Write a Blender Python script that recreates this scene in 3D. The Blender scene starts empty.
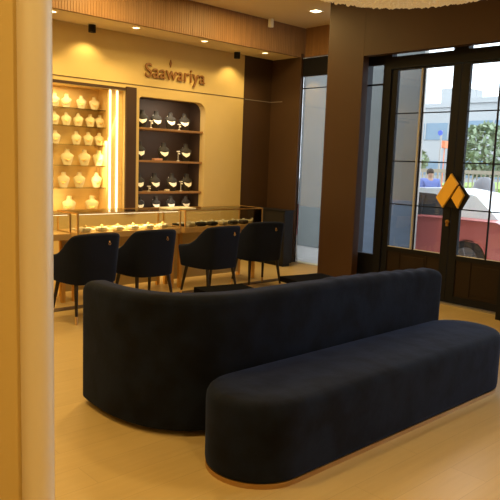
import bpy, bmesh, math, random
from mathutils import Vector, Matrix
random.seed(4)
PI = math.pi
S = bpy.context.scene
COL = S.collection

# ---------------------------------------------------------------- camera
cam = bpy.data.cameras.new('camera'); co = bpy.data.objects.new('camera', cam); COL.objects.link(co)
RM = Matrix(((0.7322428, 0.0659019, -0.6778476), (-0.6801021, 0.1230776, -0.7227123), (0.0357998, 0.9902065, 0.1349427)))
co.matrix_world = Matrix.Translation((0, 0, 1.55)) @ RM.to_4x4()
cam.sensor_width = 36; cam.lens = 648 / 500 * 36; cam.clip_start = .02; cam.clip_end = 400
S.camera = co
# ---------------------------------------------------------------- world, view
W = bpy.data.worlds.new('sky'); S.world = W; W.use_nodes = True
bg = W.node_tree.nodes['Background']; bg.inputs[0].default_value = (.84, .92, 1.0, 1); bg.inputs[1].default_value = 3.6
S.view_settings.view_transform = 'Standard'; S.view_settings.look = 'None'
S.view_settings.exposure = 0.0; S.view_settings.gamma = 1
WARM = (1.0, .68, .24)
K = .62            # overall strength of the warm lamps

def lamp(name, kind, loc, power, color=WARM, size=.1, rot=(0, 0, 0), spot=None, blend=.6, parent=None):
    l = bpy.data.lights.new(name, kind); l.energy = power * K; l.color = color
    if kind == 'AREA': l.shape = 'DISK'; l.size = size
    else: l.shadow_soft_size = size
    if kind == 'SPOT': l.spot_size = spot; l.spot_blend = blend
    o = bpy.data.objects.new(name, l); COL.objects.link(o); o.location = loc; o.rotation_euler = rot
    o.parent = parent
    return o

# ---------------------------------------------------------------- materials
def mat(name, col, rough=.6, metal=0, bump=0, bscale=30, vary=0, vscale=6, sheen=0, sheen_col=None, emit=None, es=0, coat=0, crisp=False, stretch=None, spec=.5):
    m = bpy.data.materials.new(name); m.use_nodes = True
    nt = m.node_tree; b = nt.nodes['Principled BSDF']
    b.inputs['Base Color'].default_value = (*col, 1); b.inputs['Roughness'].default_value = rough
    b.inputs['Metallic'].default_value = metal; b.inputs['Coat Weight'].default_value = coat
    b.inputs['Specular IOR Level'].default_value = spec
    tc = nt.nodes.new('ShaderNodeTexCoord'); mp = nt.nodes.new('ShaderNodeMapping')
    nt.links.new(tc.outputs['Object'], mp.inputs[0])
    if stretch: mp.inputs['Scale'].default_value = stretch
    if sheen:
        b.inputs['Sheen Weight'].default_value = sheen; b.inputs['Sheen Roughness'].default_value = .4
        if sheen_col: b.inputs['Sheen Tint'].default_value = (*sheen_col, 1)
    if emit: b.inputs['Emission Color'].default_value = (*emit, 1); b.inputs['Emission Strength'].default_value = es
    n = nt.nodes.new('ShaderNodeTexNoise'); n.inputs['Scale'].default_value = vscale; n.inputs['Detail'].default_value = 5
    nt.links.new(mp.outputs[0], n.inputs['Vector'])
    mx = nt.nodes.new('ShaderNodeMix'); mx.data_type = 'RGBA'
    v = vary
    mx.inputs[6].default_value = (*[c * (1 - v) for c in col], 1); mx.inputs[7].default_value = (*[min(1, c * (1 + v)) for c in col], 1)
    if crisp:
        mr = nt.nodes.new('ShaderNodeMapRange'); mr.inputs[1].default_value = .38; mr.inputs[2].default_value = .62
        nt.links.new(n.outputs[0], mr.inputs[0]); nt.links.new(mr.outputs[0], mx.inputs[0])
    else: nt.links.new(n.outputs[0], mx.inputs[0])
    nt.links.new(mx.outputs[2], b.inputs['Base Color'])
    if bump:
        n2 = nt.nodes.new('ShaderNodeTexNoise'); n2.inputs['Scale'].default_value = bscale; n2.inputs['Detail'].default_value = 4
        nt.links.new(mp.outputs[0], n2.inputs['Vector'])
        bp = nt.nodes.new('ShaderNodeBump'); bp.inputs['Strength'].default_value = bump; bp.inputs['Distance'].default_value = .01
        nt.links.new(n2.outputs[0], bp.inputs['Height']); nt.links.new(bp.outputs[0], b.inputs['Normal'])
    return m

def glass_mat(name, tint=(1, 1, 1), refl=.08):
    m = bpy.data.materials.new(name); m.use_nodes = True; nt = m.node_tree; nt.nodes.clear()
    o = nt.nodes.new('ShaderNodeOutputMaterial'); t = nt.nodes.new('ShaderNodeBsdfTransparent'); t.inputs[0].default_value = (*tint, 1)
    g = nt.nodes.new('ShaderNodeBsdfGlossy'); g.inputs['Roughness'].default_value = .02
    f = nt.nodes.new('ShaderNodeFresnel'); f.inputs[0].default_value = 1.45
    mx = nt.nodes.new('ShaderNodeMixShader'); nt.links.new(f.outputs[0], mx.inputs[0])
    nt.links.new(t.outputs[0], mx.inputs[1]); nt.links.new(g.outputs[0], mx.inputs[2]); nt.links.new(mx.outputs[0], o.inputs[0])
    return m

def plank_mat():
    m = bpy.data.materials.new('oak_planks'); m.use_nodes = True; nt = m.node_tree; b = nt.nodes['Principled BSDF']
    tc = nt.nodes.new('ShaderNodeTexCoord'); mp = nt.nodes.new('ShaderNodeMapping'); mp.inputs['Rotation'].default_value = (0, 0, 0)
    nt.links.new(tc.outputs['Object'], mp.inputs[0])
    br = nt.nodes.new('ShaderNodeTexBrick'); br.inputs['Scale'].default_value = 1; br.inputs['Brick Width'].default_value = 1.5
    br.inputs['Row Height'].default_value = .2; br.inputs['Mortar Size'].default_value = .0015; br.offset = .37
    br.inputs['Color1'].default_value = (.60, .45, .21, 1); br.inputs['Color2'].default_value = (.63, .475, .225, 1); br.inputs['Mortar'].default_value = (.50, .37, .18, 1)
    nt.links.new(mp.outputs[0], br.inputs[0])
    mp2 = nt.nodes.new('ShaderNodeMapping'); mp2.inputs['Scale'].default_value = (1.2, 14, 1); nt.links.new(tc.outputs['Object'], mp2.inputs[0])
    n = nt.nodes.new('ShaderNodeTexNoise'); n.inputs['Scale'].default_value = 2; n.inputs['Detail'].default_value = 6; nt.links.new(mp2.outputs[0], n.inputs[0])
    mx = nt.nodes.new('ShaderNodeMix'); mx.data_type = 'RGBA'; mx.blend_type = 'MULTIPLY'; mx.inputs[0].default_value = .35
    rp = nt.nodes.new('ShaderNodeValToRGB'); rp.color_ramp.elements[0].position = .3; rp.color_ramp.elements[0].color = (.80, .77, .70, 1); rp.color_ramp.elements[1].position = .7
    nt.links.new(n.outputs[0], rp.inputs[0]); nt.links.new(br.outputs[0], mx.inputs[6]); nt.links.new(rp.outputs[0], mx.inputs[7])
    nt.links.new(mx.outputs[2], b.inputs['Base Color']); b.inputs['Roughness'].default_value = .33
    return m

def slat_mat(name, c1, c2):      # fluted wood: grooves are modelled, this is the grain
    return mat(name, c1, .5, vary=.35, vscale=3, stretch=(6, 6, .6))

M = dict(
 cream=mat('cream_plaster', (.66, .51, .23), .75, bump=.05, bscale=60, vary=.03),
 ceil=mat('ceiling_paint', (.78, .66, .46), .8, vary=.02),
 pillar=mat('ochre_plaster', (.56, .41, .155), .6, vary=.03, vscale=2),
 champagne=mat('champagne_metal', (.75, .68, .55), .45, .3),
 planks=plank_mat(),
 inlay=mat('dark_inlay', (.05, .035, .04), .35),
 walnut=slat_mat('walnut_slats', (.27, .145, .06), (.1, .05, .02)),
 brown=mat('dark_brown_panel', (.058, .030, .016), .5, vary=.15, vscale=2),
 bronze=mat('bronze_brown_panel', (.055, .028, .015), .55, spec=.3, vary=.1, vscale=2),
 nearblack=mat('near_black_panel', (.008, .009, .015), .55, vary=.1, spec=.2),
 doorm=mat('dark_door_paint', (.020, .012, .009), .5, spec=.25, vary=.15),
 gold=mat('brushed_gold', (.80, .50, .17), .32, .9),
 goldflat=mat('matte_gold', (.95, .58, .08), .45, .15),
 signm=mat('bronze_sign', (.33, .16, .05), .45, .35),
 velvet=mat('navy_velvet', (.0035, .0065, .018), .9, bump=.5, bscale=7, vary=.55, vscale=5, crisp=True, sheen=.15, sheen_col=(.16, .30, .85), spec=.2),
 velvet2=mat('midnight_velvet', (.004, .007, .022), .9, bump=.25, bscale=12, vary=.4, vscale=5, sheen=.16, sheen_col=(.14, .28, .90), spec=.2),
 legm=mat('black_leg', (.012, .008, .008), .4),
 brass=mat('brass_tip', (.85, .62, .35), .3, .9),
 blacktop=mat('black_stone', (.004, .004, .005), .95, spec=.03),
 niche=mat('niche_board', (.86, .62, .27), .6, vary=.1, vscale=3, stretch=(1, 1, 8)),
 nichedark=mat('niche_dark_board', (.075, .045, .032), .6, vary=.1),
 shelfwood=mat('shelf_wood', (.30, .16, .06), .5, vary=.2),
 bustcream=mat('cream_bust_linen', (.90, .80, .55), .7, bump=.1, bscale=60),
 bustblack=mat('black_bust_velvet', (.03, .027, .026), .7),
 silver=mat('silver_jewellery', (.95, .93, .86), .5, .1, bump=.6, bscale=150),
 goldj=mat('gold_jewellery', (.85, .60, .25), .3, .7, bump=.6, bscale=150),
 pinkbox=mat('pink_box', (.62, .33, .24), .6),
 led=mat('led_strip', (1, .9, .7), .5, emit=(1, .86, .55), es=2.6),
 lampdisc=mat('lamp_disc', (1, .9, .7), .5, emit=(1, .85, .52), es=7),
 white=mat('white_plastic', (.8, .78, .72), .5),
 tray=mat('tray_linen', (.78, .70, .52), .7, bump=.3, bscale=80),
 glass=glass_mat('clear_glass', (.97, .98, .97)),
 shopglass=glass_mat('shop_window_glass', (.93, .95, .96)),
 metalgrey=mat('grey_metal', (.40, .38, .36), .4, .6),
 extgrey=mat('grey_render', (.155, .165, .16), .8, vary=.12, vscale=1.5),
 extblue=mat('blue_grey_band', (.09, .13, .20), .5, vary=.2, vscale=2, stretch=(1, 1, 8)),
 road=mat('asphalt', (.20, .20, .20), .9, vary=.15),
 pave=mat('paving', (.42, .39, .36), .85, vary=.12),
 grass=mat('grass_bank', (.28, .40, .10), .9, vary=.4, vscale=8),
 leaf=mat('leaves', (.24, .30, .19), .8, vary=.5, vscale=4),
 bark=mat('bark', (.14, .10, .07), .9),
 red=mat('red_car_paint', (.62, .17, .15), .35, coat=.8),
 carglare=mat('car_sky_glare', (.85, .87, .87), .3, coat=.6),  # sky glare on the car's roof and cabin, painted in as white
 carglass=mat('car_glass', (.05, .055, .06), .12),
 tyre=mat('tyre_rubber', (.02, .02, .02), .8),
 rim=mat('wheel_rim', (.16, .15, .15), .45, .5),
 concrete=mat('pale_concrete', (.40, .415, .42), .85, vary=.08, vscale=.4),
 blueglass=mat('blue_glass_band', (.18, .27, .35), .5, vary=.15, vscale=.5),
 shirt=mat('blue_shirt', (.12, .17, .42), .8), trousers=mat('dark_trousers', (.05, .05, .07), .8), skin=mat('skin', (.42, .25, .17), .6), hair=mat('black_hair', (.02, .015, .012), .7),
 railing=mat('ochre_railing', (.36, .31, .22), .7), orange=mat('orange_cone', (.85, .25, .12), .6), bluesign=mat('blue_sign', (.06, .12, .55), .5),
 cabm=mat('charcoal_cabinet', (.010, .010, .013), .6, spec=.3),
 palestrip=mat('pale_grey_strip', (.42, .43, .45), .6),
 dullgold=mat('dull_brushed_gold', (.48, .31, .13), .45, .8),
 greyplastic=mat('grey_plastic', (.20, .20, .215), .6), bead=mat('crystal_beads', (.85, .76, .50), .35, emit=(1, .8, .45), es=.12, bump=.3, bscale=80),
)

# ---------------------------------------------------------------- helpers
def obj(name, bm, m, parent=None, smooth=False, kind=None, loc=None, mats=None):
    me = bpy.data.meshes.new(name)
    bmesh.ops.recalc_face_normals(bm, faces=bm.faces)
    bm.to_mesh(me); bm.free()
    for mm in (mats or [m]): me.materials.append(mm)
    if smooth:
        me.shade_smooth()
        me.set_sharp_from_angle(angle=math.radians(40))
    o = bpy.data.objects.new(name, me); COL.objects.link(o)
    if parent: o.parent = parent
    if loc: o.location = loc
    if kind: o['kind'] = kind
    return o

def struct(name, bm, m, parent=None, smooth=False):
    return obj(name, bm, m, parent, smooth, kind=None if parent else 'structure')

def thing(name, label, cat, loc=(0, 0, 0), rz=0, group=None):
    o = bpy.data.objects.new(name, None); COL.objects.link(o); o.location = loc; o.rotation_euler = (0, 0, rz)
    o.empty_display_size = .1
    return tag(o, label, cat, group)

def tag(o, label, cat, group=None, kind=None):
    o['label'] = label; o['category'] = cat
    if group: o['group'] = group
    if kind: o['kind'] = kind
    return o

def copy_tree(o, parent=None, loc=None, rz=None, label=None):
    c = o.copy(); COL.objects.link(c); c.parent = parent
    if loc: c.location = loc
    if rz is not None: c.rotation_euler = (0, 0, rz)
    if label: c['label'] = label
    for ch in list(o.children): copy_tree(ch, c)
    return c

def nb(): return bmesh.new()

def box(bm, x0, x1, y0, y1, z0, z1, bev=0, seg=2, rot=None):
    vs = [bm.verts.new((x, y, z)) for x in (x0, x1) for y in (y0, y1) for z in (z0, z1)]
    fs = [bm.faces.new([vs[i] for i in f]) for f in ((0, 1, 3, 2), (4, 6, 7, 5), (0, 4, 5, 1), (2, 3, 7, 6), (0, 2, 6, 4), (1, 5, 7, 3))]
    if rot: bmesh.ops.transform(bm, matrix=rot, verts=vs)
    if bev:
        es = list({e for f in fs for e in f.edges})
        bmesh.ops.bevel(bm, geom=es, offset=bev, segments=seg, affect='EDGES', profile=.5)
    return bm

def B(*a, **k): return box(nb(), *a, **k)

def tube(bm, p0, p1, r0, r1=None, n=12):
    r1 = r0 if r1 is None else r1
    p0 = Vector(p0); p1 = Vector(p1); d = (p1 - p0)
    mt = Matrix.Translation((p0 + p1) / 2) @ d.to_track_quat('Z', 'Y').to_matrix().to_4x4()
    bmesh.ops.create_cone(bm, cap_ends=True, segments=n, radius1=r0, radius2=r1, depth=d.length, matrix=mt)
    return bm

def lathe(bm, prof, n=24, c=(0, 0, 0)):
    rings = []
    for r, z in prof:
        rings.append([bm.verts.new((c[0] + r * math.cos(2 * PI * i / n), c[1] + r * math.sin(2 * PI * i / n), c[2] + z)) for i in range(n)])
    for a, b in zip(rings, rings[1:]):
        for i in range(n): bm.faces.new((a[i], a[(i + 1) % n], b[(i + 1) % n], b[i]))
    bm.faces.new(rings[0]); bm.faces.new(rings[-1])
    return bm

def loft(bm, rings, cap=True):
    R_ = [[bm.verts.new(p) for p in r] for r in rings]; n = len(R_[0])
    for a, b in zip(R_, R_[1:]):
        for i in range(n): bm.faces.new((a[i], a[(i + 1) % n], b[(i + 1) % n], b[i]))
    if cap: bm.faces.new(R_[0]); bm.faces.new(R_[-1])
    return bm

def prism(bm, pts, axis, a, b, bev=0):
    """polygon extruded along an axis: pts are the two other coordinates in order"""
    def P(p, t):
        return {'x': (t, p[0], p[1]), 'y': (p[0], t, p[1]), 'z': (p[0], p[1], t)}[axis]
    v0 = [bm.verts.new(P(p, a)) for p in pts]; v1 = [bm.verts.new(P(p, b)) for p in pts]
    n = len(pts); fs = [bm.faces.new(v0), bm.faces.new(list(reversed(v1)))]
    for i in range(n): fs.append(bm.faces.new((v0[i], v0[(i + 1) % n], v1[(i + 1) % n], v1[i])))
    if bev:
        es = list({e for f in fs[:2] for e in f.edges}); bmesh.ops.bevel(bm, geom=es, offset=bev, segments=2, affect='EDGES')
    return bm

def rrect(x0, x1, z0, z1, r, n=8):
    """rounded rectangle outline; r = radii (bl, br, tr, tl)"""
    out = []
    for (cx, cz, a0, rr) in ((x0 + r[0], z0 + r[0], 180, r[0]), (x1 - r[1], z0 + r[1], 270, r[1]), (x1 - r[2], z1 - r[2], 0, r[2]), (x0 + r[3], z1 - r[3], 90, r[3])):
        if rr < 1e-5: out.append((cx, cz)); continue
        for i in range(n + 1):
            a = math.radians(a0 + 90 * i / n); out.append((cx + rr * math.cos(a), cz + rr * math.sin(a)))
    return out

def catmull(pts, per=6):
    out = []
    P = [pts[0]] + list(pts) + [pts[-1]]
    for i in range(1, len(P) - 2):
        p0, p1, p2, p3 = [Vector(q) for q in P[i - 1:i + 3]]
        for k in range(per):
            t = k / per
            out.append(.5 * ((2 * p1) + (-p0 + p2) * t + (2 * p0 - 5 * p1 + 4 * p2 - p3) * t * t + (-p0 + 3 * p1 - 3 * p2 + p3) * t ** 3))
    out.append(Vector(P[-2])); return out

def sweep_wall(bm, st, n=6):
    """st: stations (x, y, half thickness, z bottom, z top, radius); cross-section is a rounded rectangle standing on the path"""
    rings = []
    m = len(st)
    for i, (x, y, h, zb, zt, r) in enumerate(st):
        a = Vector(st[max(i - 1, 0)][:2]); b = Vector(st[min(i + 1, m - 1)][:2]); d = (b - a).normalized(); nx, ny = -d.y, d.x
        pts = rrect(-h, h, zb, zt, (min(r, .02), min(r, .02), r, r), n)
        rings.append([(x + nx * u, y + ny * u, z) for u, z in pts])
    return loft(bm, rings)

# ---------------------------------------------------------------- room shell
ZC = 3.58
struct('floor', B(-3.2, 7.64, -3.2, 8.1, -.06, 0), M['planks'])
struct('ceiling', B(-3.2, 8.0, -3.2, 8.1, ZC, ZC + .1), M['ceil'])
struct('wall_back', B(-3.2, -3.1, -3.2, 8.1, 0, ZC), M['cream'])
struct('wall_rear', B(-3.1, 6.7, -3.2, -3.1, 0, ZC), M['cream'])

# wall behind the counter with two display niches
def wall_with_holes():
    bm = nb()
    loops = [[(-3.1, 0), (6.83, 0), (6.83, ZC), (-3.1, ZC)],
             [(2.3, .80), (4.72, .80), (4.72, 2.42), (2.3, 2.42)],
             rrect(4.945, 6.09, .80, 2.37, (.03, .03, .14, .05))]
    es = []
    for lp in loops:
        vs = [bm.verts.new((x, 7.55, z)) for x, z in lp]
        es += [bm.edges.new((vs[i], vs[(i + 1) % len(vs)])) for i in range(len(vs))]
    r = bmesh.ops.triangle_fill(bm, use_beauty=True, edges=es)
    fs = [f for f in r['geom'] if isinstance(f, bmesh.types.BMFace)]
    e = bmesh.ops.extrude_face_region(bm, geom=fs)
    bmesh.ops.translate(bm, verts=[v for v in e['geom'] if isinstance(v, bmesh.types.BMVert)], vec=(0, .12, 0))
    return bm
wl = struct('wall_left', wall_with_holes(), M['cream'])
struct('trim_1', B(-3.1, 6.83, 7.544, 7.549, 2.505, 2.513), M['brown'])
struct('trim_niche_shade', B(2.2, 4.72, 7.53, 7.549, 2.42, 2.455), M['brown'])  # dark strip standing in for the shade along the niche top
struct('wall_pier', B(4.725, 4.885, 7.52, 7.549, 0.80, 2.47, .004), M['brown'])
# left niche box
bm = nb(); box(bm, 2.3, 4.72, 7.84, 7.88, .78, 2.44); box(bm, 2.3, 4.72, 7.67, 7.84, 2.42, 2.44); box(bm, 2.3, 4.72, 7.67, 7.84, .78, .80)
box(bm, 4.72, 4.74, 7.67, 7.88, .78, 2.44); box(bm, 2.28, 2.3, 7.67, 7.88, .78, 2.44)
struct('wall_niche', bm, M['niche'])
# right niche box
bm = nb(); box(bm, 4.9, 6.13, 7.94, 7.98, .77, 2.42); box(bm, 4.93, 6.1, 7.67, 7.94, 2.375, 2.395); box(bm, 4.93, 6.1, 7.67, 7.94, .775, .795)
box(bm, 4.92, 4.942, 7.67, 7.94, .77, 2.42); box(bm, 6.095, 6.115, 7.67, 7.94, .77, 2.42)
struct('wall_recess', bm, M['nichedark'])
# dark cladding: flush panel, return, corner
struct('wall_right', B(6.832, 7.55, 7.56, 7.68, 0, ZC), M['brown'])
struct('wall_return', B(7.43, 7.47, 6.93, 7.56, 0, 3.2), M['brown'])
struct('trim_4', B(6.86, 7.425, 7.552, 7.558, 2.495, 2.507), M['metalgrey'])
struct('trim_5', B(7.42, 7.428, 7.30, 7.55, 2.495, 2.507), M['metalgrey'])
struct('baseboard_left', B(-3.0, 6.85, 7.50, 7.544, 0, .10), M['inlay'])

# soffit and fluted bulkhead
struct('soffit', B(-3.1, 7.62, 6.99, 7.54, 3.15, 3.2), M['ceil'])
struct('ceiling_soffit', B(7.53, 7.99, 5.0, 6.98, 3.15, 3.2), M['ceil'])
bpy.data.objects['soffit'].name = 'ceiling_edge'
def flutes(x0, x1, y, z0, z1, axis):
    bm = nb(); p = .036; n = int((x1 - x0) / p); pts = []
    for i in range(n):
        a = x0 + i * p
        pts += [(a, y), (a + .004, y - .006), (a + p - .010, y - .006), (a + p - .006, y)]
    pts += [(x1, y), (x1, y + .05), (x0, y + .05)]
    if axis == 'y': pts = [(b, a) for a, b in pts]
    return prism(bm, pts, 'z', z0, z1)
struct('wall_bulkhead', flutes(-3.0, 7.53, 6.95, 3.15, ZC, 'x'), M['walnut'])
struct('wall_bulkhead_return', flutes(5.1, 6.93, 7.50, 3.15, ZC, 'y'), M['walnut'])

# foreground pillar at the left
bm = nb(); box(bm, -.45, .497, 1.06, 1.75, 0, ZC - .005)
struct('wall_column', bm, M['pillar'])
bm = nb(); tube(bm, (.484, 1.05, 0), (.484, 1.05, ZC - .006), .028, n=32)
struct('trim_6', bm, M['champagne'], smooth=True)
bm = nb(); box(bm, .50, .512, 1.062, 1.75, 0, ZC - .006)
struct('trim_7', bm, M['champagne'])

# inlay stripe in the floor
struct('trim_8', B(-3, 7.4, 5.90, 6.03, .0005, .004), M['inlay'])

# bronze portal: column, header beam
struct('column_bronze', B(6.45, 6.56, 5.0, 5.56, 0, ZC - .002), M['bronze'])
bpy.data.objects['column_bronze'].name = 'wall_portal_column'
struct('wall_header', B(6.45, 6.56, -3.1, 4.998, 2.86, ZC - .002), M['bronze'])
struct('wall_portal_jamb', B(6.45, 6.56, 2.55, 3.08, 0, 2.858), M['nearblack'])
struct('ceiling_portal', B(6.562, 6.70, -3.1, 5.56, 2.95, 3.0), M['nearblack'])

# ---------------------------------------------------------------- storefront
XG = 6.745
def frame_y(bm, y0, y1, z0, z1, w, x0=XG - .03, x1=XG + .03):
    box(bm, x0, x1, y0, y0 + w, z0, z1); box(bm, x0, x1, y1 - w, y1, z0, z1)
    box(bm, x0, x1, y0 + w, y1 - w, z1 - w, z1); box(bm, x0, x1, y0 + w, y1 - w, z0, z0 + w)
# fixed frame: jambs, head, threshold
bm = nb(); box(bm, XG - .05, XG + .05, 4.76, 4.87, 0, 2.95); box(bm, XG - .05, XG + .05, 2.50, 2.92, 0, 2.95)
box(bm, XG - .05, XG + .05, 2.92, 4.76, 2.72, 2.86)
box(bm, XG - .05, XG + .05, 5.50, 5.735, 0, 2.95)
box(bm, XG - .05, XG + .05, 3.76, 3.94, 2.86, 2.95); 
struct('wall_front_frame', bm, M['nearblack'])
struct('trim_9', B(6.66, 6.80, 2.92, 4.76, .001, .015), M['metalgrey'])
struct('wall_front_upper', B(XG - .04, XG + .06, -3.1, 5.60, 3.12, ZC - .003), M['nearblack'])
struct('window_1', B(XG - .004, XG + .004, 2.92, 4.76, 2.865, 3.115), M['shopglass'])
w2 = struct('window_2', B(XG - .004, XG + .004, 4.875, 5.495, .45, 2.78), M['shopglass'])
bm = nb(); box(bm, XG - .03, XG + .03, 4.875, 5.495, 0, .44); box(bm, XG - .03, XG + .03, 4.875, 5.495, 2.785, 3.1); box(bm, XG - .012, XG + .012, 4.875, 5.495, 2.54, 2.56)
obj('window_frame', bm, M['nearblack'], w2)

def leaf(name, y0, y1, ycol, stile_left, stile_right):
    d = bpy.data.objects.new(name, None); COL.objects.link(d); d['kind'] = 'structure'
    bm = nb()
    box(bm, XG - .025, XG + .025, y0, y0 + stile_right, .02, 2.715, .003)
    box(bm, XG - .025, XG + .025, y1 - stile_left, y1, .02, 2.715, .003)
    box(bm, XG - .025, XG + .025, y0 + stile_right, y1 - stile_left, .02, .10)
    box(bm, XG - .025, XG + .025, y0 + stile_right, y1 - stile_left, 2.70, 2.715)
    box(bm, XG - .025, XG + .025, y0 + stile_right, y1 - stile_left, .52, .57)
    obj('door_frame', bm, M['nearblack'], d)
    bm = nb(); a, b = y0 + stile_right, y1 - stile_left
    box(bm, XG - .008, XG + .015, a, b, .10, .52)
    for yy in (a + (b - a) * .25, a + (b - a) * .75): box(bm, XG - .016, XG - .008, yy - .006, yy + .006, .12, .51)
    box(bm, XG - .014, XG - .008, a + (b - a) * .28, a + (b - a) * .72, .15, .48, .004)
    obj('lower_panel', bm, M['doorm'], d)
    bm = nb(); box(bm, XG - .004, XG + .004, a, b, .57, 2.70)
    obj('pane', bm, M['shopglass'], d)
    bm = nb()
    for z in (1.10, 1.62, 2.19): box(bm, XG - .012, XG - .004, a, b, z - .007, z + .007)
    for yc in ycol: box(bm, XG - .014, XG - .004, yc - .010, yc + .010, .57, 2.70)
    obj('muntin', bm, M['nearblack'], d)
    bm = nb(); box(bm, XG - .012, XG - .006, a, b, .568, .578); obj('glazing_bead', bm, M['white'], d)
    return d
dl = leaf('door_1', 3.843, 4.755, (4.315,), .078, .10)
dr = leaf('door_2', 2.925, 3.837, (3.385,), .102, .078)
bm = nb(); box(bm, XG - .03, XG - .008, 4.329, 4.350, .57, 2.70); obj('edge_strip', bm, M['palestrip'], dl)
# diamond pull split by a dark diagonal
def rhomb(pts, x0, x1): return prism(nb(), pts, 'x', x0, x1, .004)
obj('handle', rhomb([(3.829, 1.500), (3.737, 1.387), (3.908, 1.108), (4.0, 1.222)], 6.64, 6.675), M['goldflat'], dl)
obj('handle', rhomb([(3.725, 1.365), (3.654, 1.265), (3.721, 1.114), (3.805, 1.226)], 6.64, 6.675), M['goldflat'], dl)
bm = rhomb([(3.79, 1.47), (3.605, 1.255), (3.685, 1.11), (3.90, 1.12), (3.97, 1.22)], 6.676, 6.70)
bm2 = obj('handle_plate', bm, M['cabm'], dl)
bm = nb(); tube(bm, (6.70, 3.87, .951), (6.722, 3.87, .951), .022, n=16); box(bm, 6.70, 6.72, 3.858, 3.882, .90, .95)
obj('door_lock', bm, M['gold'], dl)
# rest of the shop front out of view to the right (lets the daylight in)
bm = nb(); box(bm, XG - .04, XG + .04, -3.1, 2.50, 0, .45); box(bm, XG - .04, XG + .04, -3.1, 2.50, 2.86, 3.12)
for y in (2.44, 1.0, -.5, -2.0): box(bm, XG - .04, XG + .04, y, y + .06, .45, 2.86)
struct('wall_front_right', bm, M['nearblack'])
struct('window_4', B(XG - .004, XG + .004, -3.1, 2.43, .451, 2.859), M['shopglass'])

# alcove behind the portal column with its own glazing
struct('wall_alcove', B(6.80, 7.51, 5.64, 5.735, 0, 3.14), M['nearblack'])
w3 = struct('window_3', B(7.485, 7.493, 5.74, 6.92, .001, 2.86), M['shopglass'])
bm = nb(); box(bm, 7.47, 7.51, 5.74, 6.92, 2.862, 3.13); box(bm, 7.478, 7.5, 5.74, 6.92, 2.68, 2.692); box(bm, 7.475, 7.51, 6.9205, 7.0, 0, 3.13)
obj('window_frame', bm, M['nearblack'], w3)

# ---------------------------------------------------------------- outside
struct('ground_pavement', B(6.80, 9.5, -8, 13, -.14, -.04), M['pave'])
struct('ground_road', B(9.5, 60, -40, 60, -.33, -.215), M['road'])
struct('wall_exterior', B(9.3, 9.36, 5.95, 13, -.03, 4.6), M['extgrey'])
struct('wall_exterior_band', B(9.27, 9.297, 5.98, 7.3, -.03, 1.0), M['extblue'])
tag(obj('downpipe', tube(nb(), (9.26, 5.92, -.03), (9.26, 5.92, 4.5), .03, n=12), M['metalgrey'], smooth=True), 'grey downpipe on the corner of the wall outside the door', 'pipe')

def car(name, label, paint, loc, rz, cat='car'):
    """local +x = forward, length 4.2, width 1.7"""
    t = thing(name, label, cat, loc, rz)
    prof = [(-2.08, .30), (-2.12, .55), (-2.06, .86), (-1.75, .98), (-.9, .98), (.75, .94), (1.55, .84), (1.98, .70), (2.10, .50), (2.06, .28)]
    arch = lambda cx: [(cx + .36 * math.cos(math.radians(a)), .28 + .36 * math.sin(math.radians(a))) for a in range(5, 180, 17)]
    low = arch(1.32) + arch(-1.28)
    prof = prof[:9] + [(2.06, .28)] + low + [(-2.05, .28)]
    bm = nb(); W_ = .84
    rings = []
    for s, w in ((-1, W_), (-.93, W_ * 1.0), (.93, W_), (1, W_)):
        pass
    def ring(y, inset, drop): return [(x * (1 - inset), y, z - (drop if z > .6 else 0)) for x, z in prof]
    loft(bm, [ring(-.80, .02, .05), ring(-.84, .0, .12), ring(-.78, 0, .0), ring(.78, 0, 0), ring(.84, 0, .12), ring(.80, .02, .05)][0:1] + [ring(-.84, 0, .03), ring(-.70, 0, 0), ring(.70, 0, 0), ring(.84, 0, .03)] + [ring(.80, .02, .05)])
    obj('body', bm, paint, t, smooth=True)
    cab = [(-1.75, .96), (-1.25, 1.34), (-.6, 1.43), (.15, 1.41), (.95, .93)]
    gl = [(-.85, .96), (-.75, 1.22), (-.5, 1.33), (.12, 1.35), (.80, .94)]
    bm = nb(); loft(bm, [[(x, -.72 + (z - .93) * .28, z) for x, z in cab], [(x, .72 - (z - .93) * .28, z) for x, z in cab]]); obj('cabin', bm, M['carglare'], t, smooth=True)
    for s in (-1, 1):
        bm = nb(); loft(bm, [[(x, s * (.722 - (z - .93) * .28), z) for x, z in gl], [(x, s * (.735 - (z - .93) * .28), z) for x, z in gl]]); box(bm, -.32, -.27, min(s * .62, s * .74), max(s * .62, s * .74), .95, 1.30)
        obj('side_window', bm, M['carglass'], t)
        bm = nb(); box(bm, .55, .72, min(s * .80, s * .95), max(s * .80, s * .95), .95, 1.07, .03); obj('wing_mirror', bm, paint, t)
        bm = nb(); box(bm, 1.90, 2.06, min(s * .50, s * .76), max(s * .50, s * .76), .58, .68, .02); obj('headlight', bm, M['white'], t)
        bm = nb(); box(bm, -2.10, -1.98, min(s * .50, s * .78), max(s * .50, s * .78), .62, .76, .02); obj('tail_light', bm, M['red'], t)
        for cx in (1.32, -1.28):
            bm = nb(); tube(bm, (cx, s * .64, .30), (cx, s * .83, .30), .32, n=28); w_ = obj('wheel', bm, M['tyre'], t)
            bm = nb(); tube(bm, (cx, s * .828, .30), (cx, s * .845, .30), .20, n=20)
            for k in range(5):
                a = k * 2 * PI / 5; tube(bm, (cx, s * .85, .30), (cx + .19 * math.cos(a), s * .85, .30 + .19 * math.sin(a)), .022, n=6)
            obj('wheel_rim', bm, M['rim'], w_)
    bm = nb(); loft(bm, [[(.86, y, .965), (.19, y * .86, 1.385), (.17, y * .86, 1.395), (.84, y, .98)] for y in (-.62, .62)]); obj('windscreen', bm, M['carglass'], t)
    return t
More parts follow.
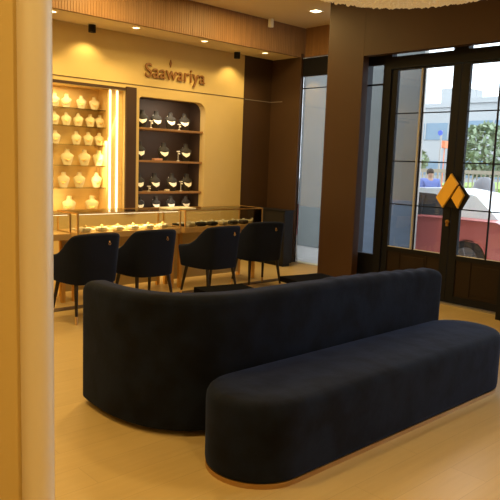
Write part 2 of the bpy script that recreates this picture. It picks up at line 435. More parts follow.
car('parked_car', 'red car parked outside the glass door, sky glare on its roof painted white', M['red'], (10.64, 6.55, -.215), PI / 2)

def tree(name, label, loc, h, r, n, seed, group=None):
    rnd = random.Random(seed); t = thing(name, label, 'tree', loc, group=group)
    bm = nb(); tube(bm, (0, 0, 0), (.1, 0, h * .55), .16, .10, 10); tube(bm, (.1, 0, h * .5), (.5, .3, h * .8), .08, .03, 8); tube(bm, (.1, 0, h * .5), (-.4, -.2, h * .8), .08, .03, 8)
    obj('trunk', bm, M['bark'], t, smooth=True)
    bm = nb()
    for i in range(n):
        a = rnd.uniform(0, 2 * PI); q = rnd.uniform(-.9, 1); rr = r * math.sqrt(max(0, 1 - q * q)) * rnd.uniform(.3, 1.0)
        c = Vector((rr * math.cos(a), rr * math.sin(a), h * .72 + q * r * .75)); s = rnd.uniform(.10, .24)
        m_ = Matrix.Translation(c) @ Matrix.Rotation(rnd.uniform(0, PI), 4, 'X') @ Matrix.Rotation(rnd.uniform(0, PI), 4, 'Z')
        vs = [bm.verts.new(m_ @ Vector(p)) for p in ((-s, 0, 0), (0, -s * .5, .03), (s, 0, 0), (0, s * .5, -.03))]
        bm.faces.new(vs)
    obj('foliage', bm, M['leaf'], t)
    return t
tree('street_tree', 'leafy green tree seen through the right door pane', (26.0, 13.5, -.215), 3.5, 1.5, 900, 1)
tree('street_tree', 'small pale tree behind the railing in the left door leaf', (25.0, 16.6, -.215), 2.9, .9, 500, 2)

bm = nb(); box(bm, 18, 24, 3, 20, -.16, .2); box(bm, 19, 24, 3, 13.0, .2, 1.0)
bmesh.ops.subdivide_edges(bm, edges=bm.edges, cuts=6, use_grid_fill=True)
for v in bm.verts:
    if v.co.z > .1: v.co.z += random.uniform(-.06, .14)
tag(obj('grass_bank', bm, M['grass']), 'bright green grass bank behind the street railing', 'grass', kind='stuff')
fn = thing('street_railing', 'ochre street railing with upright bars along the far side of the road', 'fence', (16.5, 0, -.215))
bm = nb(); box(bm, -.02, .02, 2, 16, .1, .16); box(bm, -.02, .02, 2, 16, 1.65, 1.75); obj('rail', bm, M['railing'], fn)
bm = nb()
for i in range(117):
    y = 2.0 + i * .12; box(bm, -.012, .012, y, y + .028, .16, 1.65)
obj('railing_bars', bm, M['railing'], fn)
bm = nb(); box(bm, -.1, .1, 2, 16, 0, .7); obj('kerb_wall', bm, M['pave'], fn)

def building(name, label, x, y0, y1, h, bands, z0=-.215, panes=0):
    t = thing(name, label, 'building', (x, y0, z0)); L = y1 - y0
    bm = nb(); box(bm, 0, 8, 0, L, 0, h); box(bm, -.15, 8, -.15, L + .15, h, h + .35); obj('wall', bm, M['concrete'], t)
    for a, b in bands:
        bm = nb(); box(bm, -.06, .05, .6, L - .6, a, b); w_ = obj('window_band', bm, M['blueglass'], t)
        k = int(L / 2.2)
        for i in range(1, k): obj('mullion', B(-.10, -.055, .6 + (L - 1.2) * i / k, .72 + (L - 1.2) * i / k, a, b), M['concrete'], w_)
    return t
building('office_building', 'pale flat-roofed office building with blue window bands, right door pane', 42, 12.0, 24.0, 6.3, [(1.2, 2.4), (4.3, 5.1)])
b2 = building('office_building', 'pale block with a roof tank seen in the left door leaf', 50, 26.5, 36.5, 6.9, [(1.2, 2.4), (4.2, 5.6)])
bm = nb(); box(bm, 1, 4, 2.2, 4.4, 7.25, 8.6); box(bm, 1.2, 1.4, 1.2, 1.4, 7.25, 8.4); obj('roof_tank', bm, M['concrete'], b2)
sp = thing('street_sign', 'round blue sign on a thin pole behind the railing', 'sign', (16.9, 10.15, -.215))
obj('pole', tube(nb(), (0, 0, 0), (0, 0, 2.85), .03), M['metalgrey'], sp)
bm = nb(); tube(bm, (-.04, 0, 2.78), (-.06, 0, 2.78), .075, n=24); obj('sign_plate', bm, M['bluesign'], sp)
bm = nb(); prism(bm, [(10.36, 2.15), (10.20, 2.15), (10.22, 2.36), (10.34, 2.36)], 'x', 17.2, 17.5, .02); tube(bm, (17.35, 10.28, -.2), (17.35, 10.28, 2.15), .015)
tag(obj('orange_street_lantern', bm, M['orange']), 'small orange-red box on a post behind the railing', 'post')
bm = nb(); lathe(bm, [(.02, 0), (.10, .02), (.16, .4), (.20, .75), (.24, 1.0), (.25, 1.25), (.21, 1.50), (.08, 1.62)], 20)
tag(obj('grey_bollard', bm, M['greyplastic'], smooth=True, loc=(13.0, 6.70, -.215)), 'grey rounded bollard shape beyond the red car, beside the slim glazing bar', 'bollard')

def person(name, label, loc, rz, shirt):
    t = thing(name, label, 'person', loc, rz)
    def skin(nm, V, E, m, root=0):
        me = bpy.data.meshes.new(nm); me.from_pydata([v[:3] for v in V], E, []); o = bpy.data.objects.new(nm, me); COL.objects.link(o)
        sk = o.modifiers.new('skin', 'SKIN'); sk.use_smooth_shade = True
        for i, v in enumerate(V):
            d = me.skin_vertices[0].data[i]; d.radius = (v[3], v[4] if len(v) > 4 else v[3]); d.use_root = (i == root)
        o.modifiers.new('sub', 'SUBSURF').levels = 1; me.materials.append(m); o.parent = t
        return o
    V = [(0, 0, .95, .15, .11), (0, 0, 1.15, .14, .10), (0, 0, 1.38, .16, .11), (0, 0, 1.50, .06), (0, .01, 1.60, .085, .10), (0, .01, 1.70, .07, .08),
         (.20, 0, 1.40, .06), (.26, .02, 1.15, .045), (.25, .10, .92, .035), (.25, .14, .82, .035), (-.20, 0, 1.40, .06), (-.26, .02, 1.15, .045), (-.25, .10, .92, .035), (-.25, .14, .82, .035),
         (.10, 0, .85, .10), (.11, .02, .48, .07), (.11, -.02, .08, .045), (.11, .12, .04, .04), (-.10, 0, .85, .10), (-.11, -.06, .48, .07), (-.11, -.12, .08, .045), (-.11, 0, .04, .04)]
    E_ = [(0, 1), (1, 2), (2, 3), (3, 4), (4, 5), (2, 6), (6, 7), (7, 8), (8, 9), (2, 10), (10, 11), (11, 12), (12, 13), (0, 14), (14, 15), (15, 16), (16, 17), (0, 18), (18, 19), (19, 20), (20, 21)]
    skin('body', V, E_, M['skin'])
    skin('shirt', [(0, 0, .90, .21, .17), (0, 0, 1.15, .20, .16), (0, 0, 1.42, .22, .17), (.20, 0, 1.43, .10), (.26, .02, 1.15, .08), (-.20, 0, 1.43, .10), (-.26, .02, 1.15, .08)], [(0, 1), (1, 2), (2, 3), (3, 4), (2, 5), (5, 6)], shirt)
    skin('trousers', [(0, 0, .93, .165, .125), (.10, 0, .85, .11), (.11, .02, .48, .085), (.11, -.02, .12, .07), (-.10, 0, .85, .11), (-.11, -.06, .48, .085), (-.11, -.12, .12, .07)], [(0, 1), (1, 2), (2, 3), (0, 4), (4, 5), (5, 6)], M['trousers'])
    bm = nb(); bmesh.ops.create_uvsphere(bm, u_segments=16, v_segments=10, radius=.105, matrix=Matrix.Translation((0, -.012, 1.665)) @ Matrix.Diagonal((.9, 1.05, .95, 1)))
    obj('hair', bm, M['hair'], t, smooth=True)
person('person', 'pedestrian in a blue shirt walking by the railing, seen through the left door leaf', (15.5, 9.55, -.215), PI * .8, M['shirt'])

# ---------------------------------------------------------------- lamps in the room
grp = 'round downlights in the strip above the counter'
dlabels = ['round downlight above the lit necklace niche, next to the near pillar', 'round downlight left of the gold sign', 'round downlight right of the gold sign', 'round downlight above the dark brown panel']
proto = None
for x, lb in zip((3.5, 4.61, 5.70, 6.85), dlabels):
    if proto is None:
        proto = thing('recessed_downlight', lb, 'downlight', (x, 7.13, 3.15), group=grp)
        bm = nb(); lathe(bm, [(.062, -.004), (.062, .0), (.045, .0), (.045, -.004)], 24); obj('trim_ring', bm, M['white'], proto)
        bm = nb(); lathe(bm, [(.044, -.003), (.044, -.001)], 24); obj('lamp_disc', bm, M['lampdisc'], proto)
    else: copy_tree(proto, loc=(x, 7.13, 3.15), label=lb)
    lamp('downlight_beam', 'SPOT', (x, 7.13, 3.13), 26, size=.04, spot=math.radians(110))
for x, pw, lb in ((4.14, 75, 'black surface spotlight on the soffit above the lit necklace niche'), (6.52, 60, 'black surface spotlight near the dark brown panel')):
    t = thing('ceiling_spotlight', lb, 'spotlight', (x, 7.38, 3.15), group='black spotlights under the soffit')
    bm = nb(); lathe(bm, [(.05, 0), (.05, -.012)], 20); obj('mount_plate', bm, M['white'], t)
    bm = nb(); tube(bm, (0, 0, -.012), (0, 0, -.10), .045, n=20); obj('lamp_head', bm, M['nearblack'], t, smooth=True)
    lamp('spotlight_beam', 'SPOT', (x, 7.33, 3.02), pw * .22, size=.03, spot=math.radians(120), rot=(math.radians(14), 0, 0))
t = thing('square_downlight', 'square ceiling downlight beside the bronze column', 'downlight', (6.72, 6.05, ZC))
bm = nb(); box(bm, -.075, .075, -.075, .075, -.008, 0); obj('trim_ring', bm, M['white'], t)
bm = nb(); box(bm, -.055, .055, -.055, .055, -.012, -.009); obj('lamp_disc', bm, M['lampdisc'], t)
t = thing('ceiling_sensor', 'small white sensor box hanging from the ceiling at the fluted bulkhead', 'sensor', (6.70, 6.88, ZC))
bm = nb(); box(bm, -.03, .03, -.03, .03, -.12, 0, .006); obj('housing', bm, M['white'], t)
# added warm fill lights at ceiling height, no fittings modelled
for i, (x, y, pw) in enumerate(((1.2, 2.6, 50), (3.2, 4.6, 45), (5.0, 5.9, 34), (5.9, 6.2, 42), (1.0, 5.2, 45), (2.6, 6.3, 35), (-.9, .2, 75), (.9, -.6, 60), (-1.2, 4.0, 40), (3.9, 6.4, 35), (4.6, .6, 15))):
    lamp('ceiling_fill_light', 'AREA', (x, y, ZC - .02), pw, size=.22)

# chandelier
t = thing('bead_chandelier', 'large round crystal bead chandelier hanging above the sofa', 'chandelier', (3.0, 2.08, 0))
bm = nb(); lathe(bm, [(.12, ZC - .05), (.12, ZC)], 24); tube(bm, (0, 0, 2.95), (0, 0, ZC - .05), .012); obj('canopy', bm, M['gold'], t)
bm = nb()
lathe(bm, [(.56, 2.935), (.60, 2.935), (.60, 2.97), (.56, 2.97)], 48); lathe(bm, [(.30, 2.70), (.31, 2.70), (.31, 2.72), (.30, 2.72)], 32)
for k in range(3): a = k * 2 * PI / 3; tube(bm, (0, 0, 2.97), (.58 * math.cos(a), .58 * math.sin(a), 2.95), .008)
obj('ring_frame', bm, M['gold'], t)
bm = nb(); rnd = random.Random(3)
def bead(c, r):
    bmesh.ops.create_icosphere(bm, subdivisions=1, radius=r, matrix=Matrix.Translation(c))
for ring_r, zt, zb in ((  .60, 2.93, 2.535),):
    n = 150
    for i in range(n):
        a = 2 * PI * i / n; nz = 12
        for j in range(nz): bead((ring_r * math.cos(a), ring_r * math.sin(a), zt - (zt - zb) * j / (nz - 1) + rnd.uniform(-.004, .004)), .0145)
for k in range(22):
    rr = .59 - k * .0265; n = max(6, int(2 * PI * rr / .029))
    for i in range(n):
        a = 2 * PI * (i + rnd.random() * .3) / n; bead((rr * math.cos(a), rr * math.sin(a), 2.525 - .035 * (1 - (rr / .59) ** 2) + rnd.uniform(-.006, .006)), .0145)
cb = obj('crystal_beads', bm, M['bead'], t, smooth=True, kind='stuff')
lamp('chandelier_bulb', 'POINT', (0, 0, 2.78), 12, size=.12, parent=t)

# ---------------------------------------------------------------- sign
cu = bpy.data.curves.new('shop_sign', 'FONT'); cu.body = 'Saawariya'; cu.size = .262; cu.extrude = .010; cu.bevel_depth = .0015; cu.space_character = 1.02
so = bpy.data.objects.new('shop_sign', cu); COL.objects.link(so); cu.materials.append(M['signm'])
bpy.context.view_layer.update(); wdt = so.dimensions.x
dg = bpy.context.evaluated_depsgraph_get(); me = bpy.data.meshes.new_from_object(so.evaluated_get(dg)); bpy.data.objects.remove(so)
so = bpy.data.objects.new('shop_sign', me); COL.objects.link(so)
so.location = (5.015, 7.53, 2.635); so.rotation_euler = (PI / 2, 0, 0); so.scale = (1.02 / wdt, 1, 1)
tag(so, 'bronze letters reading Saawariya on the cream wall above the dark niche', 'sign')
bm = nb(); prism(bm, [(-.018, 0), (0, -.05), (.018, .004), (0, .055)], 'y', -.01, .01)
fl = obj('letter_flourish', bm, M['signm']); fl.parent = so
fl.matrix_parent_inverse = Matrix.Identity(4); fl.rotation_euler = (-PI / 2, 0, 0); fl.location = (.42 * wdt / 1.02, .215, .0)

# ---------------------------------------------------------------- niche contents
def ell(cx, cy, z, rx, ry, n=14): return [(cx + rx * math.cos(2 * PI * i / n), cy + ry * math.sin(2 * PI * i / n), z) for i in range(n)]
def make_bust(name, label, group, loc, bust_m, neck_m, s=1.0, bib=.010):
    t = thing(name, label, 'bust', loc, group=group); t.scale = (s, s, s)
    bm = nb(); loft(bm, [ell(0, 0, 0, .045, .030), ell(0, 0, .012, .048, .032), ell(0, -.004, .04, .058, .036), ell(0, -.004, .085, .072, .038), ell(0, 0, .115, .078, .034), ell(0, .004, .135, .060, .030), ell(0, .006, .148, .034, .026), ell(0, .006, .175, .027, .024), ell(0, .006, .192, .029, .025)])
    obj('bust', bm, bust_m, t, smooth=True)
    bm = nb(); n = 22; rings = []
    for i in range(n + 1):
        a = 2 * PI * i / n; w = .044; x = w * math.sin(a); z = .150 - .048 * (.5 - .5 * math.cos(a + PI)) - .0
        front = (1 + math.cos(a)) / 2                   # 1 at the front bottom
        z = .160 - .090 * front; y = .030 - (.067 + bib * .8) * front; r = .004 + bib * front
        rings.append([(x + r * math.cos(b) * .8, y + r * .6 * math.sin(b), z + r * math.sin(b)) for b in [2 * PI * k / 8 for k in range(8)]])
    loft(bm, rings, cap=False)
    bmesh.ops.create_icosphere(bm, subdivisions=1, radius=.012, matrix=Matrix.Translation((0, -.050, .052)))
    obj('necklace', bm, neck_m, t, smooth=True)
    return t
rows_l = [(2.145, [3.50, 3.66, 3.82, 3.98, 4.19, 4.376], .86), (1.925, [3.50, 3.66, 3.817, 3.979, 4.147, 4.318, 4.46], .84), (1.69, [3.62, 3.829, 4.118, 4.29, 4.45], .86),
          (1.425, [3.70, 3.99, 4.233, 4.445], 1.05), (1.14, [3.72, 3.94, 4.161, 4.41], 1.0), (.806, [3.68, 4.015, 4.345], 1.15)]
ords = ['top', 'second', 'third', 'fourth', 'fifth', 'lowest']
nth = ['first', 'second', 'third', 'fourth', 'fifth', 'sixth', 'seventh']
pb = None
for ri, (z, xs, s) in enumerate(rows_l):
    if ri < 5:
        sh = struct('shelf', B(2.32, 4.49, 7.64, 7.838, z - .010, z - .001), M['glass'])
        del sh['kind']; sh.name = 'glass_shelf'; tag(sh, 'glass shelf under the %s row of busts in the lit niche' % ords[ri], 'shelf', 'glass shelves in the lit niche')
    for i, x in enumerate(xs):
        lb = 'cream necklace bust in the %s row of the lit niche, %s from its right end' % (ords[ri], nth[len(xs) - 1 - i])
        if pb is None: pb = make_bust('necklace_bust', lb, 'cream necklace busts in the lit niche', (x, 7.74, z), M['bustcream'], M['goldj'], s); c = pb
        else: c = copy_tree(pb, loc=(x, 7.74, z), label=lb)
        c.scale = (s, s, s); c.rotation_euler = (0, 0, math.radians(-25 + random.uniform(-14, 14)))
for i, x in enumerate((4.525, 4.63)):
    o = tag(obj('led_strip', B(x - .010, x + .010, 7.585, 7.60, .81, 2.41), M['led']), ['left', 'right'][i] + ' of the two upright white light strips in the lit niche', 'light strip', 'light strips in the lit niche')
struct('trim_10', B(4.495, 4.718, 7.602, 7.838, .802, 2.418), M['niche'])
lamp('niche_strip_light', 'AREA', (3.6, 7.66, 2.40), 7, size=.25, color=(1, .72, .32)); bpy.data.objects['niche_strip_light'].scale = (5, .4, 1)
lamp('niche_side_light', 'AREA', (4.44, 7.62, 1.6), 6, size=.3, rot=(0, math.radians(-70), 0), color=(1, .72, .32)).scale = (4, .4, 1)
lamp('niche_low_light', 'AREA', (3.4, 7.60, 1.0), 5, size=.3, rot=(math.radians(100), 0, 0), color=(1, .72, .32)).scale = (4, .5, 1)

lamp('recess_fill_light', 'AREA', (5.5, 7.60, 2.34), 5, size=.2, rot=(math.radians(20), 0, 0), color=(1, .85, .62)).scale = (4, .3, 1)  # fill light added to brighten the busts in the dark niche
# dark niche: shelves and busts
pd = None
rows_d = [(1.965, [5.12, 5.355, 5.60, 5.85], 1.15, 'top'), (1.52, [5.08, 5.49, 5.884], 1.2, 'second'), (1.085, [5.073, 5.342, 5.641, 5.916], 1.2, 'third'), (.796, [5.094, 5.365, 5.63, 5.905], 1.0, 'lowest')]
for ri, (z, xs, s, nm) in enumerate(rows_d):
    if ri < 3:
        o = obj('wooden_shelf', B(4.945, 6.092, 7.60, 7.938, z - .030, z - .001, .003), M['shelfwood'])
        lamp('shelf_fill_light', 'AREA', (5.52, 7.615, z - .035), 1.6, size=.2, rot=(math.radians(30), 0, 0), color=(1, .85, .62)).scale = (4.6, .1, 1)  # added fill below each shelf to reach the busts, no strip modelled
        tag(o, 'brown wooden shelf under the %s row of black busts' % nm, 'shelf', 'wooden shelves in the dark niche')
    for i, x in enumerate(xs):
        lb = 'black silver-necklace bust, %s level of the dark niche, %s from left' % (nm, nth[i])
        if pd is None: pd = make_bust('black_necklace_bust', lb, 'black necklace busts in the dark niche', (x, 7.74, z), M['bustblack'], M['silver'], s, .018); c = pd
        else: c = copy_tree(pd, loc=(x, 7.74, z), label=lb)
        c.scale = (s, s, s * 1.1); c.rotation_euler = (0, 0, math.radians(-20 + random.uniform(-15, 15)))
def stand(x, z, lb, h=.14):
    t = thing('jewellery_stand', lb, 'stand', (x, 7.70, z), group='small stands between the black busts')
    bm = nb(); lathe(bm, [(.022, 0), (.022, .006), (.004, .010), (.004, h)], 14); obj('pole', bm, M['silver'], t)
    bm = nb(); tube(bm, (-.03, 0, h), (.03, 0, h), .006); bmesh.ops.create_icosphere(bm, subdivisions=1, radius=.014, matrix=Matrix.Translation((.02, 0, h - .03))); obj('crossbar', bm, M['silver'], t)
stand(5.72, 1.52, 'small silver stand beside the right bust on the second level'); stand(5.78, 1.085, 'small silver stand between the two right busts on the third level'); stand(5.22, 1.085, 'small silver stand right of the left bust on the third level', .07)
stand(5.24, 1.965, 'small silver stand between the two left busts on the top level', .10); stand(5.73, 1.965, 'small silver stand between the two right busts on the top level', .08)
tag(obj('jewellery_box', B(5.26, 5.40, 7.63, 7.70, 1.521, 1.55, .006), M['pinkbox']), 'dusty pink jewellery box on the second level of the dark niche', 'box')
tag(obj('jewellery_box', B(5.47, 5.53, 7.63, 7.68, 1.086, 1.116, .005), M['tray']), 'small cream box on the third level of the dark niche', 'box')

# ---------------------------------------------------------------- counter desks with glass display cases
def desk(x0, x1, lb, lit, end=False):
    t = thing('display_desk', lb, 'display counter', (x0, 6.12, 0), group='display desks along the counter'); L = x1 - x0; D = .46
    bm = nb(); box(bm, 0, L, 0, D, .68, .745, .004); obj('table_top', bm, M['goldwood'], t)
    for x in (.03, L - .03):
        for y in (.13, D - .04):
            bm = nb(); box(bm, x - .02, x + .02, y - .02, y + .02, 0, .68); obj('leg', bm, M['gold'], t)
    bm = nb(); box(bm, .05, L - .05, D - .06, D - .045, .05, .68); obj('back_panel', bm, M['cream'], t)
    bm = nb(); zt = .955
    for x in (0.008, L - .008):
        for y in (.008, D - .008): box(bm, x - .008, x + .008, y - .008, y + .008, .745, zt)
    for y in (.008, D - .008): box(bm, .016, L - .016, y - .007, y + .007, zt - .012, zt)
    for x in (.008, L - .008): box(bm, x - .007, x + .007, .016, D - .016, zt - .012, zt)
    obj('case_frame', bm, M['gold'], t)
    bm = nb(); box(bm, .017, L - .017, .006, .010, .747, zt - .014); box(bm, .017, L - .017, .018, D - .018, zt - .007, zt - .002); obj('case_glass', bm, M['glass'], t)
    bm = nb(); box(bm, .03, L - .03, .020, .028, zt - .018, zt - .015); obj('case_light', bm, M['led'] if lit else M['gold'], t)
    if lit: lamp('case_glow', 'AREA', (L / 2, .1, zt - .03), 5 * L, size=.2, color=(1, .78, .36), parent=t).scale = (4 * L, .4, 1)
    return t
M['goldwood'] = mat('gold_lacquer', (.60, .38, .14), .4, .2, vary=.1)
desk(1.85, 3.20, 'glass-cased display desk nearest the foreground pillar', True)
desk(3.27, 4.61, 'brightly lit glass-cased display desk in front of the lit niche', True)
desk(4.67, 5.95, 'glass-cased display desk in front of the dark niche, at the far end', False)
rt = random.Random(8)
def tray(x, y, lb, mt, jm, w=.26, d=.20, rz=0):
    t = thing('jewellery_tray', lb, 'tray', (x, y, .7455), rz, group='jewellery trays in the display cases')
    bm = nb(); box(bm, -w / 2, w / 2, -d / 2, d / 2, 0, .02, .004); obj('tray_base', bm, mt, t)
    for k in range(4):
        bm = nb(); cx = -w / 2 + w * (k + .5) / 4
        R_ = rt.uniform(.018, .026); n = 12
        rings = [[(cx + (R_ + .007 * math.cos(b)) * math.cos(2 * PI * i / n), (R_ * 1.9 + .007 * math.cos(b)) * math.sin(2 * PI * i / n), .030 + .008 * math.sin(b)) for b in [2 * PI * q / 6 for q in range(6)]] for i in range(n)]
        rings.append(rings[0]); loft(bm, rings, cap=False); obj('necklace', bm, jm, t, smooth=True)
wh = ['near the foreground pillar', 'second from the foreground pillar', 'third from the foreground pillar', 'fourth from the foreground pillar']
for i, x in enumerate((2.55, 2.9)): tray(x, 6.36, 'cream jewellery tray in the first display case, ' + ['nearer the pillar', 'beside the next case'][i], M['tray'], M['goldj'])
for i, x in enumerate((3.5, 3.82, 4.14, 4.45)): tray(x, 6.36, 'cream jewellery tray in the lit middle case, %s from the left' % nth[i], M['tray'], M['goldj'])
for i, x in enumerate((4.86, 5.17, 5.48, 5.78)): tray(x, 6.36, 'black jewellery tray in the far display case, %s from the left' % nth[i], M['bustblack'], M['silver'])
def pad(x, lb, m, jm):
    t = thing('jewellery_cushion', lb, 'cushion', (x, 6.20, .7472), .2, group='cushions of jewellery in the display cases')
    bm = nb(); box(bm, -.06, .06, -.045, .045, 0, .05, .018, 3); obj('cushion', bm, m, t, smooth=True)
    bm = nb(); bmesh.ops.create_icosphere(bm, subdivisions=2, radius=.02, matrix=Matrix.Translation((0, 0, .055))); obj('ring', bm, jm, t)
for i, x in enumerate((4.80, 4.98, 5.15, 5.33, 5.50, 5.68, 5.84)): pad(x, 'small %s jewellery cushion in the far display case, %s from the left' % ('black' if i % 3 else 'cream', nth[i]), M['bustblack'] if i % 3 else M['tray'], M['silver'])
for i, x in enumerate((3.40, 3.60, 3.80, 4.00, 4.20, 4.40)): pad(x, 'small cream jewellery cushion in the lit middle display case, %s from the left' % nth[i], M['tray'], M['goldj'])
tg = tag(obj('white_tray', B(4.50, 4.86, 6.16, 6.42, .9565, .975, .004), M['white']), 'slim white tray lying on top of the glass case', 'tray')

# low dark cabinet beyond the desk
t = thing('low_cabinet', 'low near-black cabinet standing against the dark brown panel', 'cabinet', (6.93, 6.66, 0))
bm = nb(); box(bm, 0, .19, 0, .82, .05, .83, .004); obj('body', bm, M['cabm'], t)
bm = nb(); box(bm, -.01, .20, -.01, .83, .83, .85, .003); obj('top', bm, M['nearblack'], t)
bm = nb(); box(bm, .03, .17, .03, .80, 0, .05); obj('plinth', bm, M['nearblack'], t)
for a in (.02, .42):
    bm = nb(); box(bm, -.008, 0, a, a + .385, .08, .81, .002); d_ = obj('door', bm, M['cabm'], t)

# ---------------------------------------------------------------- chairs
def make_chair(label):
    t = thing('tub_chair', label, 'chair', group='navy tub chairs facing the display desks')
    # path from left arm front, round the back, to right arm front
    base = [(-.250, .23, .600), (-.262, .14, .612), (-.264, .03, .635), (-.258, -.06, .685), (-.245, -.13, .755), (-.222, -.195, .818), (-.175, -.245, .836), (-.09, -.262, .842), (0, -.266, .845)]
    full = base + [(-x, y, z) for x, y, z in reversed(base[:-1])]
    pts = catmull(full, 4); rings = []
    for i, p in enumerate(pts):
        a = pts[max(i - 1, 0)]; b = pts[min(i + 1, len(pts) - 1)]; d = Vector((b.x - a.x, b.y - a.y)).normalized(); nx, ny = -d.y, d.x
        sec = rrect(-.028, .028, .36, p.z, (.02, .02, .027, .027), 4)
        ring = []
        for u, z in sec:
            k = .90 + .10 * min(1, (z - .36) / .25) + .03 * max(0, z - .6) / .24       # tapers in towards the base
            ring.append(((p.x + nx * u) * k, (p.y + ny * u) * k, z))
        rings.append(ring)
    bm = nb(); loft(bm, rings); obj('backrest', bm, M['velvet2'], t, smooth=True)
    bm = nb(); o_ = [(x * .84, y * .86) for x, y, z in full]; o_ = [(p.x, p.y) for p in catmull([(x, y, 0) for x, y in o_], 3)]
    prism(bm, o_, 'z', .365, .47, .02); obj('seat', bm, M['velvet2'], t, smooth=True)
    for sx in (-1, 1):
        for sy in (-1, 1):
            bm = nb(); f = (sx * .185, sy * .175, .37); g = (sx * .215, (.235 if sy > 0 else -.235), .07); h = (sx * .223, (.25 if sy > 0 else -.25), 0)
            tube(bm, g, f, .013, .020); l_ = obj('leg', bm, M['legm'], t, smooth=True)
            bm = nb(); tube(bm, h, g, .0115, .0135); obj('leg_tip', bm, M['brass'], l_, smooth=True)['label'] = 'brass leg tip'
    bm = nb(); bmesh.ops.create_icosphere(bm, subdivisions=2, radius=.007, matrix=Matrix.Translation((.09, -.302, .765)))
    n = 14; rings = [[((.011 + .0025 * math.cos(b)) * math.cos(2 * PI * i / n) + .09, -.306 + .003 * math.sin(b), .745 + (.011 + .0025 * math.cos(b)) * math.sin(2 * PI * i / n)) for b in [2 * PI * q / 6 for q in range(6)]] for i in range(n)]
    rings.append(rings[0]); loft(bm, rings, cap=False); obj('ring_pull', bm, M['gold'], t, smooth=True)['label'] = 'small gold ring pull on the back'
    return t
ch = make_chair('navy velvet tub chair nearest the foreground pillar')
spots = [((3.06, 5.58), 0, None), ((3.76, 5.62), -.04, 'navy velvet tub chair second from the foreground pillar'), ((4.65, 5.62), .03, 'navy velvet tub chair third from the foreground pillar'), ((5.54, 5.78), -.28, 'navy velvet tub chair farthest from the pillar, next to the low cabinet')]
for (x, y), rz, lb in spots:
    if lb is None: ch.location = (x, y, 0)
    else: copy_tree(ch, loc=(x, y, 0), rz=rz, label=lb)

# ---------------------------------------------------------------- small black tables beyond the sofa
def side_table(x0, x1, y0, y1, z, lb):
    t = thing('low_table', lb, 'table', ((x0 + x1) / 2, (y0 + y1) / 2, 0), group='low black tables beyond the sofa', rz=-.2); a = (x1 - x0) / 2; b = (y1 - y0) / 2
    bm = nb(); box(bm, -a, a, -b, b, z - .05, z, .006); obj('table_top', bm, M['blacktop'], t)
    bm = nb(); box(bm, -a + .05, a - .05, -b + .05, b - .05, 0, z - .05, .004); obj('pedestal', bm, M['blacktop'], t)
side_table(3.36, 3.84, 3.74, 4.30, .46, 'low black table behind the curved sofa, in front of the third chair')
side_table(4.36, 4.86, 3.68, 4.24, .47, 'low black table behind the sofa, beside the bronze column')

# ---------------------------------------------------------------- curved sofa, its back to us
t = thing('curved_sofa', 'dark navy velvet curved sofa seen from behind', 'sofa', (0, 0, 0))
key = [(2.035, 3.60), (2.012, 3.38), (2.02, 3.16), (2.085, 2.95), (2.22, 2.80), (2.44, 2.72), (2.80, 2.70), (3.3, 2.72), (3.9, 2.735), (4.30, 2.73), (4.59, 2.72)]
pts = catmull([(x, y, 0) for x, y in key], 12)
st = []; acc = 0; Lt = sum((pts[i + 1] - pts[i]).length for i in range(len(pts) - 1))
for i, p in enumerate(pts):
    if i: acc += (p - pts[i - 1]).length
    e = min(acc, Lt - acc); rd = .05
    # round the two end edges in plan and height
    k = 1 if e > rd else math.sqrt(max(0, 1 - (1 - e / rd) ** 2)) * .45 + .55
    top = .785 + .022 * min(1, acc / .9) - .052 * max(0, min(1, (acc - 1.6) / 1.7)); zt = top - (0 if e > .08 else (.035 * (1 - e / .08) ** 2))
    if 1.9 < acc: zt += .009 * abs(math.sin(acc * PI / .16))
    st.append((p.x, p.y, .085 * k, .03, zt, .055 * k))
bm = nb(); sweep_wall(bm, st, 6); obj('backrest', bm, M['velvet'], t, smooth=True)
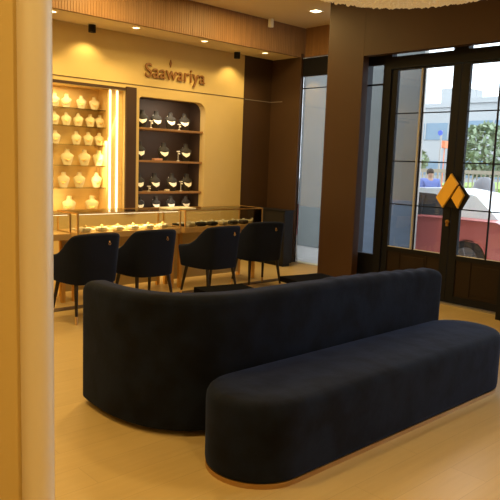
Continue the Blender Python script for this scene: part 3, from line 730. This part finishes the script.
# seat following the inside of the back
inner = [(x, y) for x, y in [(p.x, p.y) for p in pts[8:-4]]]
ofs = []
for i in range(8, len(pts) - 4):
    d = (pts[i + 1] - pts[i - 1]).normalized(); ofs.append((pts[i].x + (-d.y) * -0 + 0, pts[i].y))
def offset(i, u):
    d = (pts[min(i + 1, len(pts) - 1)] - pts[max(i - 1, 0)]).normalized(); return (pts[i].x - d.y * u, pts[i].y + d.x * u)
near = [offset(i, .09) for i in range(6, len(pts) - 3, 3)]
far = [(4.58, 3.45), (4.0, 3.52), (3.3, 3.55), (2.95, 3.60), (2.75, 3.66)]
bm = nb(); prism(bm, near + far, 'z', .20, .43, .03); obj('seat', bm, M['velvet'], t, smooth=True)
near2 = [offset(i, .0) for i in range(6, len(pts) - 3, 3)]
bm = nb(); prism(bm, near2 + [(a - .0, b - .06) for a, b in far], 'z', 0, .199); 
for v in bm.verts: pass
bmesh.ops.scale(bm, vec=(.985, .985, 1), verts=bm.verts, space=Matrix.Translation((-3.3, -3.1, 0)))
obj('plinth', bm, M['legm'], t)

# ---------------------------------------------------------------- stadium bench in front
t = thing('velvet_bench', 'long navy velvet bench with rounded ends and a gold base strip', 'bench', (3.235, 2.268, 0))
def stadium(hl, r, n=20):
    return [(hl + r * math.cos(a), r * math.sin(a)) for a in [math.radians(-90 + 180 * i / n) for i in range(n + 1)]] + [(-hl + r * math.cos(a), r * math.sin(a)) for a in [math.radians(90 + 180 * i / n) for i in range(n + 1)]]
HL, R0 = 1.0, .275
prof = [(R0 - .012, .027), (R0 - .003, .036), (R0, .06), (R0, .20), (R0 + .002, .35), (R0 - .001, .385), (R0 - .010, .405), (R0 - .025, .417), (R0 - .050, .424), (R0 - .14, .428), (.05, .430)]
bm = nb(); loft(bm, [[(x, y, z) for x, y in stadium(HL, r)] for r, z in prof]); obj('upholstery', bm, M['velvet'], t, smooth=True)
bm = nb(); loft(bm, [[(x, y, z) for x, y in stadium(HL, R0 - .004)] for z in (.0, .026)]); obj('base_strip', bm, M['dullgold'], t, smooth=True)['label'] = 'brushed gold base strip'
